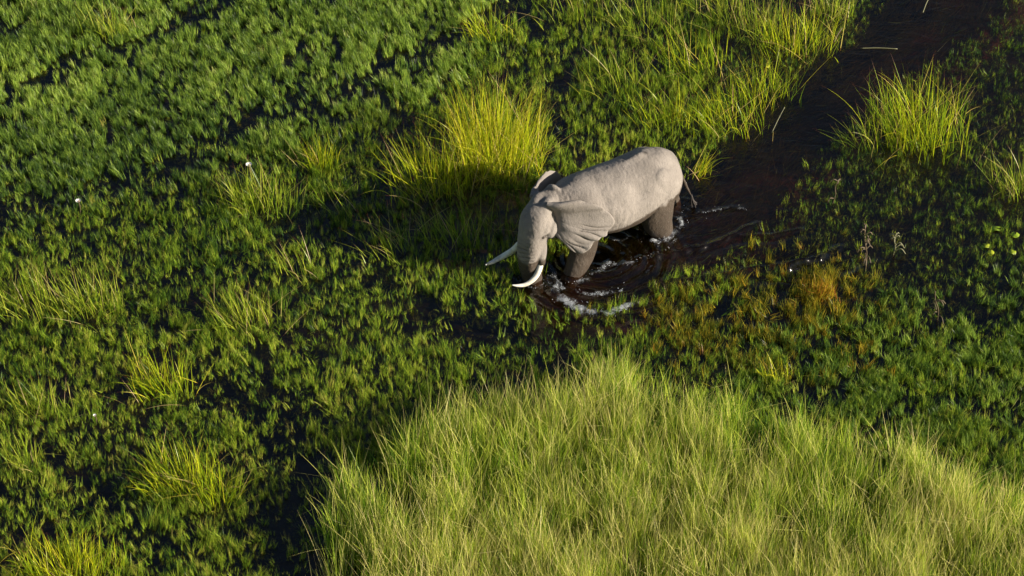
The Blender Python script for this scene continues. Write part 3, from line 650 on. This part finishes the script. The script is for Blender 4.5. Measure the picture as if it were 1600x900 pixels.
    for V, F in ((V1, F1), (V2, F2)):
        b = len(body_v); body_v += [tuple(v) for v in V]; body_f += [tuple(i + b for i in q) for q in F]
    root_e = bpy.data.objects.new('elephant', None); C.objects.link(root_e)
    root_e.empty_display_size = .5; root_e.matrix_world = EM
    tag(root_e, 'large grey bull elephant with long white tusks wading through dark marsh water', 'elephant')
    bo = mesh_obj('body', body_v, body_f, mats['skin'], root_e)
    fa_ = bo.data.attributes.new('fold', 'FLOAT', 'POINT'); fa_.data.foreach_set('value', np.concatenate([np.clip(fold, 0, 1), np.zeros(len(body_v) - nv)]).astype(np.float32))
    # ---- tusks
    for rows in ([(1.80, .34, .92, .060), (1.83, .40, .80, .064), (1.91, .47, .67, .062), (2.06, .53, .545, .056), (2.26, .54, .48, .045), (2.43, .50, .49, .031), (2.55, .46, .53, .010)],
                 [(2.02, -.10, 1.02, .062), (2.12, -.20, .80, .066), (2.24, -.27, .68, .062), (2.38, -.32, .60, .054), (2.54, -.32, .57, .042), (2.68, -.29, .60, .028), (2.76, -.24, .65, .010)]):
        T = Soup(); T.loft([(r[0], r[1], r[2], r[3], r[3]) for r in rows], n=16, seg=30, side=HSIDE)
        mesh_obj('tusk', T.v, T.f, mats['ivory'], root_e)
    for sy in (-1, 1):
        T = Soup(); T.ball(H(.475, .02 + sy * .288, -.155), (.055, .050, .040)); mesh_obj('eye', T.v, T.f, mats['eye'], root_e)
    # ---- tail brush
    T = Soup(); r = np.random.default_rng(5)
    for k in range(26):
        a = r.uniform(0, 6.28); q = r.uniform(.3, 1)
        T.loft([(-2.10, .08, .66, .007, .007), (-2.13 + .03 * math.cos(a) * q, .08 + .03 * math.sin(a) * q, .48, .005, .005), (-2.17 + .06 * math.cos(a) * q, .10 + .05 * math.sin(a) * q, .30 + .1 * r.random(), .003, .003)], n=4, seg=6, side=(0, 1, 0))
    mesh_obj('tail_brush', T.v, T.f, mats['hair'], root_e)
    return root_e

def elephant_mats():
    m, nt, out = new_mat('elephant_skin'); L = nt.links.new; N = nt.nodes.new
    tc = N('ShaderNodeTexCoord'); b = N('ShaderNodeBsdfPrincipled'); b.inputs['Roughness'].default_value = .85
    b.inputs['Specular IOR Level'].default_value = .25
    # dry skin colour: dusty grey-tan with blotches
    n1 = N('ShaderNodeTexNoise'); n1.inputs['Scale'].default_value = 2.2; n1.inputs['Detail'].default_value = 6; L(tc.outputs['Object'], n1.inputs[0])
    r1 = N('ShaderNodeValToRGB'); r1.color_ramp.elements[0].position = .32; r1.color_ramp.elements[0].color = (.175, .155, .137, 1)
    r1.color_ramp.elements[1].position = .68; r1.color_ramp.elements[1].color = (.250, .223, .198, 1); L(n1.outputs[0], r1.inputs[0])
    # fine wrinkle cells
    mp = N('ShaderNodeMapping'); mp.inputs['Scale'].default_value = (1.25, 1, .62); L(tc.outputs['Object'], mp.inputs[0])
    nd = N('ShaderNodeTexNoise'); nd.inputs['Scale'].default_value = 6; L(mp.outputs[0], nd.inputs[0])
    mx = N('ShaderNodeVectorMath'); mx.operation = 'MULTIPLY_ADD'; mx.inputs[1].default_value = (.09, .09, .09)
    L(nd.outputs['Color'], mx.inputs[0]); L(mp.outputs[0], mx.inputs[2])
    v = N('ShaderNodeTexVoronoi'); v.feature = 'DISTANCE_TO_EDGE'; v.inputs['Scale'].default_value = 62; L(mx.outputs[0], v.inputs[0])
    vr = N('ShaderNodeMapRange'); vr.inputs[1].default_value = 0; vr.inputs[2].default_value = .10; L(v.outputs[0], vr.inputs[0])
    v2 = N('ShaderNodeTexVoronoi'); v2.feature = 'DISTANCE_TO_EDGE'; v2.inputs['Scale'].default_value = 9; L(mx.outputs[0], v2.inputs[0])
    vr2 = N('ShaderNodeMapRange'); vr2.inputs[1].default_value = 0; vr2.inputs[2].default_value = .07; L(v2.outputs[0], vr2.inputs[0])
    n3 = N('ShaderNodeTexNoise'); n3.inputs['Scale'].default_value = 55; n3.inputs['Detail'].default_value = 3; L(tc.outputs['Object'], n3.inputs[0])
    # long creases across the flank
    mp2 = N('ShaderNodeMapping'); mp2.inputs['Scale'].default_value = (12, 6, 5); mp2.inputs['Rotation'].default_value = (0, .35, 0); L(tc.outputs['Object'], mp2.inputs[0])
    n4 = N('ShaderNodeTexNoise'); n4.inputs['Scale'].default_value = 1.6; n4.inputs['Detail'].default_value = 4; n4.inputs['Distortion'].default_value = .6; L(mp2.outputs[0], n4.inputs[0])
    def mad(a, k, c):
        q = N('ShaderNodeMath'); q.operation = 'MULTIPLY_ADD'; q.inputs[1].default_value = k
        L(a, q.inputs[0])
        if hasattr(c, 'links'): L(c, q.inputs[2])
        else: q.inputs[2].default_value = c
        return q.outputs[0]
    hgt = mad(vr.outputs[0], .07, 0.0); hgt = mad(vr2.outputs[0], .04, hgt); hgt = mad(n3.outputs[0], .3, hgt); hgt = mad(n4.outputs[0], .6, hgt)
    bp = N('ShaderNodeBump'); bp.inputs['Strength'].default_value = .6; bp.inputs['Distance'].default_value = .034; L(hgt, bp.inputs['Height']); L(bp.outputs[0], b.inputs['Normal'])
    # slightly darker colour along the fine wrinkle cell edges
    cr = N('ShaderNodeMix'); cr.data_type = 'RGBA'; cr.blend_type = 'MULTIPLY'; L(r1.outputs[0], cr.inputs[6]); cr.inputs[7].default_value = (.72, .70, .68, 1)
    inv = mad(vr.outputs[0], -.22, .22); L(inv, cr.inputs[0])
    fo = N('ShaderNodeAttribute'); fo.attribute_name = 'fold'; fm = N('ShaderNodeMix'); fm.data_type = 'RGBA'; L(fo.outputs['Fac'], fm.inputs[0]); L(cr.outputs[2], fm.inputs[6]); fm.inputs[7].default_value = (.030, .025, .022, 1); cr = fm  # painted shade of the folds mixed into the skin colour
    # wet skin near the water: darker and browner, with an uneven tide line
    sp = N('ShaderNodeSeparateXYZ'); L(tc.outputs['Object'], sp.inputs[0])
    n5 = N('ShaderNodeTexNoise'); n5.inputs['Scale'].default_value = 3.5; n5.inputs['Detail'].default_value = 5; L(tc.outputs['Object'], n5.inputs[0])
    zz = mad(n5.outputs[0], -.34, sp.outputs[2])
    xx = mad(sp.outputs[0], .13, zz)
    wr = N('ShaderNodeMapRange'); wr.inputs[1].default_value = .95; wr.inputs[2].default_value = 1.03; L(xx, wr.inputs[0]); wr.inputs[3].default_value = 1; wr.inputs[4].default_value = 0
    wc = N('ShaderNodeMix'); wc.data_type = 'RGBA'; wc.inputs[0].default_value = .5; L(wr.outputs[0], wc.inputs[0]); L(cr.outputs[2], wc.inputs[6])
    wcol = N('ShaderNodeMix'); wcol.data_type = 'RGBA'; L(n1.outputs[0], wcol.inputs[0]); wcol.inputs[6].default_value = (.046, .036, .028, 1); wcol.inputs[7].default_value = (.082, .064, .049, 1)
    L(wcol.outputs[2], wc.inputs[7]); L(wc.outputs[2], b.inputs['Base Color'])
    rr = N('ShaderNodeMapRange'); L(wr.outputs[0], rr.inputs[0]); rr.inputs[3].default_value = .85; rr.inputs[4].default_value = .45; L(rr.outputs[0], b.inputs['Roughness'])
    L(b.outputs[0], out.inputs[0])
    mi, nt2, o2 = new_mat('ivory'); b2 = nt2.nodes.new('ShaderNodeBsdfPrincipled'); b2.inputs['Roughness'].default_value = .35
    t2 = nt2.nodes.new('ShaderNodeTexCoord'); nn = nt2.nodes.new('ShaderNodeTexNoise'); nn.inputs['Scale'].default_value = 9; nt2.links.new(t2.outputs['Object'], nn.inputs[0])
    rp = nt2.nodes.new('ShaderNodeValToRGB'); rp.color_ramp.elements[0].color = (.50, .46, .38, 1); rp.color_ramp.elements[1].color = (.66, .64, .58, 1); rp.color_ramp.elements[0].position = .35; rp.color_ramp.elements[1].position = .55
    nt2.links.new(nn.outputs[0], rp.inputs[0]); nt2.links.new(rp.outputs[0], b2.inputs['Base Color']); nt2.links.new(b2.outputs[0], o2.inputs[0])
    me_, nt3, o3 = new_mat('eye_dark'); b3 = nt3.nodes.new('ShaderNodeBsdfPrincipled'); b3.inputs['Base Color'].default_value = (.03, .02, .012, 1); b3.inputs['Roughness'].default_value = .5; nt3.links.new(b3.outputs[0], o3.inputs[0])
    mh, nt4, o4 = new_mat('tail_hair'); b4 = nt4.nodes.new('ShaderNodeBsdfPrincipled'); b4.inputs['Base Color'].default_value = (.04, .032, .028, 1); b4.inputs['Roughness'].default_value = .7; nt4.links.new(b4.outputs[0], o4.inputs[0])
    return dict(skin=m, ivory=mi, eye=me_, hair=mh)

elephant = build_elephant(elephant_mats())
# ------------------------------------------------------------------ tall sedge clumps, each a thing
M_sedge_y = leaf_mat('sedge_bright', [(0.0, (.07, .16, .010)), (.35, (.24, .36, .012)), (.55, (.50, .56, .014)), (.8, (.70, .62, .03)), (1.0, (.66, .46, .22))], tip=(.20, .075, .03), tip_at=.87)
M_sedge_g = leaf_mat('sedge_green', [(0.0, (.040, .110, .010)), (.35, (.13, .24, .014)), (.55, (.29, .39, .020)), (.8, (.48, .50, .05)), (1.0, (.58, .42, .22))], tip=(.22, .09, .045), tip_at=.87)
def sedge(cx, cy, rx, ry, n, hgt, label, mat=None, group='tall sedge clumps standing in the marsh', lean=.16, drift=(0, 0), bright=0.0, seed=0, under=True):
    """cx, cy: where the roots stand (place in the photograph); rx, ry: half spread in metres"""
    rs = np.random.default_rng(900 + seed); c = G(cx, cy); mat = mat or M_sedge_g
    b = rs.normal(0, .5, (n, 2)); b[np.abs(b).max(axis=1) > .9] *= .45; b *= np.array([rx, ry]); az = np.arctan2(b[:, 1], b[:, 0]) + rs.normal(0, .9, n)
    dx = np.cos(az) * lean + drift[0]; dy = np.sin(az) * lean + drift[1]; az = np.arctan2(dy, dx); ln = np.hypot(dx, dy) * rs.uniform(.1, 2.1, n)
    base = np.column_stack([b, np.full(n, -.06)]); h = hgt * rs.uniform(.45, 1.05, n) * (1 - .25 * np.minimum(1, np.linalg.norm(b / np.array([rx, ry]), axis=1) / 1.4))
    out = [blades(base, h, rs.uniform(.009, .015, n), az, ln, np.where(rs.random(n) < .2, rs.uniform(.5, 1.3, n), rs.uniform(-.08, .4, n)), rs.normal(.5 + bright, .17, n), rs, 7, .010)]
    k = max(3, n // 8)                                                    # a few bent or broken straw stems
    bb = np.clip(rs.normal(0, .5, (k, 2)), -.8, .8) * np.array([rx, ry]) * 1.2
    out.append(blades(np.column_stack([bb, np.full(k, -.05)]), hgt * rs.uniform(.6, 1.1, k), rs.uniform(.008, .013, k), rs.uniform(0, 6.28, k), rs.uniform(.3, 1.0, k), rs.uniform(0, .7, k), rs.normal(.92, .05, k), rs, 6))
    if under:
        m = n // 3; bb = np.clip(rs.normal(0, .5, (m, 2)), -.85, .85) * np.array([rx, ry]) * 1.05
        out.append(blades(np.column_stack([bb, np.full(m, -.04)]), rs.uniform(.15, .5, m) * hgt, rs.uniform(.010, .018, m), rs.uniform(0, 6.28, m), rs.uniform(0, .6, m), rs.uniform(0, .6, m), rs.normal(.42 + bright, .14, m), rs, 4))
    me = blade_mesh('sedge_clump', out, mat); ob = bpy.data.objects.new('sedge_clump', me); C.objects.link(ob); ob.location = (c.x, c.y, 0)
    return tag(ob, label, 'sedge clump', group)
Y = M_sedge_y
SEDGES = [
 (772, 248, 1.15, 1.15, 680, 1.95, 'big bright yellow-green sedge clump behind the elephant\'s head, lit above its shadow', Y, (.02, .0), .10),
 (672, 288, .90, .80, 220, 1.55, 'thinner yellow-green sedge stems at the left foot of the big bright clump', Y, (-.12, 0), .02),
 (720, 375, 1.25, .60, 130, 1.35, 'dark green sedge standing in the shadow of the elephant', None, (-.10, 0), 0),
 (610, 395, .55, .40, 60, 1.25, 'sparse arching sedge at the left end of the elephant\'s shadow', None, (-.30, .05), .05),
 (540, 330, .60, .22, 26, 1.10, 'few long bent stems crossing the dark pool left of the shadow', None, (-.35, .05), .08),
 (502, 258, .42, .30, 130, .95, 'small compact bright sedge clump left of the big yellow one', Y, (-.04, 0), .02),
 (405, 318, .95, .55, 210, 1.10, 'loose olive sedge clump with a white flower in it', None, (-.10, 0), .06),
 (765, 55, .60, .40, 110, 1.15, 'yellow-green sedge clump at the top edge left of centre', Y, (-.12, 0), -.05),
 (905, 25, 1.01, 0.60, 65, 1.21, 'thin sedge at the top edge just right of centre', None, (-.15, 0), .10),
 (1005, 40, 0.87, 0.68, 74, 1.32, 'tall thin sedge near the top, right of centre', None, (-.15, 0), .10),
 (960, 130, 0.87, 0.60, 78, 1.32, 'thin upright sedge above the elephant\'s back', None, (-.18, 0), .10),
 (1080, 105, 1.09, 0.75, 120, 1.38, 'leaning yellow sedge in the middle of the upper right bank', Y, (-.15, 0), -.08),
 (1045, 190, 1.01, 0.68, 102, 1.26, 'short yellow sedge above the elephant\'s rump', Y, (-.12, 0), -.06),
 (1140, 190, 0.94, 0.68, 120, 1.32, 'leaning sedge on the channel edge above the bare bend', Y, (-.22, .0), -.06),
 (1195, 150, 0.87, 0.68, 120, 1.32, 'thick sedge fringe hanging over the upper channel bank', Y, (-.05, -.05), -.05),
 (1240, 70, 1.09, 0.75, 195, 1.26, 'dense bright sedge at the top of the channel bank', Y, (-.05, 0), -.02),
 (1180, 45, 1.01, 0.68, 120, 1.32, 'tall sedge at the top edge beside the dense bank tuft', None, (-.10, 0), .12),
 (1120, 15, 0.87, 0.60, 83, 1.26, 'sedge cut by the top edge, third from the channel', None, (-.12, 0), .10),
 (1300, 22, .55, .35, 120, .95, 'low sedge tuft where the channel meets the top edge', None, (0, 0), .12),
 (1095, 268, .22, .30, 42, .85, 'small gold-tipped sedge tuft leaning behind the elephant\'s tail', Y, (.28, -.12), .08),
 (1432, 210, 1.20, 1.15, 330, 1.75, 'large loose sedge clump standing alone right of the channel', Y, (-.10, 0), -.05),
 (1350, 225, .50, .35, 34, 1.15, 'few sedge stems leaning left over the channel', None, (-.40, 0), .12),
 (1592, 295, .65, .50, 120, 1.15, 'sedge clump cut by the right edge', None, (-.14, 0), .10),
 (170, 50, .75, .45, 110, 1.00, 'straggly sedge clump at the top left', None, (-.15, 0), .10),
 (45, 480, 1.00, .60, 150, 1.20, 'wide sedge clump cut by the left edge at mid height', None, (-.20, 0), .08),
 (140, 480, .80, .50, 170, 1.10, 'olive sedge clump near the left edge at mid height', None, (-.15, 0), .12),
 (385, 505, .80, .45, 130, 1.15, 'loose bright sedge clump left of the tusks', None, (-.12, 0), .12),
 (465, 425, .50, .40, 40, 1.00, 'sparse sedge stems between the shadow and the left clumps', None, (-.22, 0), .12),
 (255, 605, .70, .50, 150, 1.10, 'sedge clump in the left middle with an arched straw stem', Y, (-.12, 0), -.08),
 (60, 640, .70, .45, 90, .95, 'thin sedge clump low on the left edge', None, (-.10, 0), .10),
 (290, 755, .80, .55, 230, 1.20, 'bright sedge clump left of the tall grass bank', Y, (-.14, 0), -.04),
 (345, 780, .50, .35, 90, 1.05, 'upright sedge tuft just right of the bright lower left clump', Y, (0, 0), -.06),
 (40, 720, .45, .35, 60, .85, 'small sedge tuft at the lower left edge', None, (-.10, 0), .10),
 (110, 895, 1.10, .60, 300, 1.15, 'bright yellow sedge clump in the bottom left corner', Y, (-.05, 0), .02),
 (830, 425, .40, .20, 36, .50, 'short bright grass tuft under the far tusk', Y, (-.1, 0), -.05),
 (1215, 590, .35, .26, 60, .70, 'pale straw tuft above the tall grass bank', Y, (-.15, 0), .12),
]
for i, (cx, cy, rx, ry, n, h, lab, mt, dr, br) in enumerate(SEDGES):
    sedge(cx, cy, rx, ry, n, h, lab, mt, drift=dr, bright=br, seed=i)

# ------------------------------------------------------------------ lily pads
ml, nt, out = new_mat('lily_pad'); N = nt.nodes.new; L = nt.links.new
bs = N('ShaderNodeBsdfPrincipled'); bs.inputs['Roughness'].default_value = .4; oi = N('ShaderNodeObjectInfo'); rp = N('ShaderNodeValToRGB')
rp.color_ramp.elements[0].color = (.20, .30, .015, 1); rp.color_ramp.elements[1].color = (.42, .40, .02, 1); L(oi.outputs['Random'], rp.inputs[0]); L(rp.outputs[0], bs.inputs['Base Color']); L(bs.outputs[0], out.inputs[0])
PADS = [(1556, 358, .14, 'pale green lily pad, uppermost of the cluster at the right'), (1586, 368, .14, 'bright yellow lily pad nearest the right edge, above a smaller one'),
        (1540, 385, .12, 'yellow-green lily pad leftmost of the cluster at the right'), (1548, 396, .11, 'green lily pad just under the leftmost pad of the right cluster'),
        (1582, 395, .11, 'olive yellow lily pad lowest on the right of the cluster'), (1107, 73, .10, 'small lily pad among sedge near the top centre right'),
        (1198, 104, .10, 'yellow lily pad on the upper bank beside the channel'), (1564, 635, .07, 'tiny orange pad in the meadow right of the tall grass')]
for i, (x, y, r, lab) in enumerate(PADS):
    r = r * .68
    V = [(0, 0, .004)]; n = 28
    for k in range(n + 1):
        a = .22 + (2 * math.pi - .44) * k / n; q = r * (1 + .03 * math.sin(a * 5)); V.append((q * math.cos(a), q * math.sin(a), .012 + .012 * math.sin(a * 3 + i)))
    nb = len(V); V += [(p[0], p[1], p[2] - .006) for p in V]
    F = [(0, k, k + 1) for k in range(1, n + 1)] + [(nb, nb + k + 1, nb + k) for k in range(1, n + 1)] + [(k, nb + k, nb + k + 1, k + 1) for k in range(1, n + 1)]
    o = mesh_obj('lily_pad', V, F, ml); c = G(x, y); o.location = (c.x, c.y, .012); o.rotation_euler = (R(-6 + 3 * (i % 4)), R(5), i * 1.3)
    tag(o, lab, 'lily pad', 'yellow-green lily pads on the water')

# ------------------------------------------------------------------ white flowers, dead stalks, drifting stems
def simple(name, col, rough=.6):
    m, nt, out = new_mat(name); b = nt.nodes.new('ShaderNodeBsdfPrincipled'); b.inputs['Roughness'].default_value = rough
    tc = nt.nodes.new('ShaderNodeTexCoord'); n = nt.nodes.new('ShaderNodeTexNoise'); n.inputs['Scale'].default_value = 30; nt.links.new(tc.outputs['Object'], n.inputs[0])
    mx = nt.nodes.new('ShaderNodeMix'); mx.data_type = 'RGBA'; nt.links.new(n.outputs[0], mx.inputs[0]); mx.inputs[6].default_value = (*[c * .8 for c in col], 1); mx.inputs[7].default_value = (*[min(.9, c * 1.15) for c in col], 1)
    nt.links.new(mx.outputs[2], b.inputs['Base Color']); nt.links.new(b.outputs[0], out.inputs[0]); return m
M_petal = simple('white_petal', (.78, .77, .74)); M_heart = simple('flower_heart', (.55, .36, .22)); M_straw = simple('dead_straw', (.11, .078, .04)); M_pale = simple('pale_straw', (.17, .165, .08))
def tube(S, pts, r0, r1, n=6, seg=14):
    k = len(pts); S.loft([(p[0], p[1], p[2], r0 + (r1 - r0) * i / (k - 1), r0 + (r1 - r0) * i / (k - 1)) for i, p in enumerate(pts)], n=n, seg=seg, side=(.3, .9, .1))
FLOWERS = [(125, 334, .34, .062, 'round white flower at the left above the long sedge'), (391, 282, .42, .070, 'white flower with a pinkish heart in the loose olive sedge'), (150, 662, .22, .036, 'small white flower low on the left, above the bright sedge')]
for x, y, h, r, lab in FLOWERS:
    root = bpy.data.objects.new('white_flower', None); C.objects.link(root); c = G(x, y); root.location = (c.x, c.y, 0); tag(root, lab, 'flower', 'white flowers among the marsh plants')
    S = Soup(); tube(S, [(0, 0, -.05), (.02, 0, h * .5), (0, .01, h)], .006, .005); mesh_obj('stem', S.v, S.f, M_straw, root)
    V = []; F = []
    for k in range(11):
        a = 2 * math.pi * k / 11; b = len(V); ca, sa = math.cos(a), math.sin(a)
        for s, w, zz in ((.15, .15, 0), (.6, .34, .18), (1.0, .06, .55)):
            V += [(r * (ca * s - sa * w), r * (sa * s + ca * w), h + r * zz), (r * (ca * s + sa * w), r * (sa * s - ca * w), h + r * zz)]
        for q in (0, 2): F.append((b + q, b + q + 1, b + q + 3, b + q + 2))
    mesh_obj('petals', V, F, M_petal, root)
    S = Soup(); S.ball((r * .2, -r * .1, h + r * .2), (r * .38, r * .38, r * .28), n=12, m=8); mesh_obj('flower_heart', S.v, S.f, M_heart, root)

def stalk(x, y, h, arms, name, lab, cat, mat, lean=(0, 0), seed=1):
    rs = np.random.default_rng(seed); S = Soup(); c = G(x, y)
    top = (lean[0], lean[1], h); tube(S, [(0, 0, -.08), (top[0] * .3 + .03, top[1] * .3, h * .35), (top[0] * .6 - .02, top[1] * .6, h * .7), top], .010, .004)
    for k in range(arms):
        t = rs.uniform(.15, .98); a = rs.uniform(0, 6.28); l = rs.uniform(.10, .28) * (1.1 - t * .5); p = (top[0] * t, top[1] * t, h * t)
        tube(S, [p, (p[0] + l * .6 * math.cos(a), p[1] + l * .6 * math.sin(a), p[2] + l * .35), (p[0] + l * math.cos(a), p[1] + l * math.sin(a), p[2] - l * .15)], .007, .003, 5, 8)
    o = mesh_obj(name, S.v, S.f, mat); o.location = (c.x, c.y, 0); return tag(o, lab, cat)
stalk(1352, 424, 1.25, 22, 'dead_weed', 'brown withered weed with curled side twigs standing right of the wake', 'dead plant', M_straw, (-.10, .02), 3)
stalk(1300, 318, .62, 3, 'withered_reed', 'single thin brown stem leaning in the water right of the channel', 'dead plant', M_straw, (.10, .05), 4)
stalk(1395, 398, .6, 12, 'withered_tuft', 'small pale withered tuft right of the brown weed', 'dead plant', M_pale, (.02, 0), 6)
stalk(1465, 500, .75, 8, 'leaning_weed', 'thin brown weed above the lower right meadow', 'dead plant', M_straw, (-.12, .04), 7)
def floating(x0, y0, x1, y1, z1, r, name, lab, mat):
    a = G(x0, y0); b = G(x1, y1, z1); S = Soup(); m = (a + b) / 2
    tube(S, [(0, 0, .012), (m.x - a.x, m.y - a.y + .02, z1 * .5 + .015), (b.x - a.x, b.y - a.y, b.z + .012)], r, r * .5); o = mesh_obj(name, S.v, S.f, mat); o.location = a; return tag(o, lab, 'reed stem')
floating(1345, 76, 1402, 77, .0, .010, 'floating_stem', 'pale reed stem floating level across the upper channel', M_pale)
floating(1303, 66, 1316, 44, .10, .012, 'broken_reed', 'short buff broken reed at the upper channel edge', M_straw)
floating(1442, 20, 1452, -4, .10, .009, 'drifting_stem', 'green reed stem in the channel at the top edge', M_pale)
floating(1206, 208, 1226, 168, .35, .009, 'bent_reed', 'yellow reed tip hanging over the channel bend', M_pale)
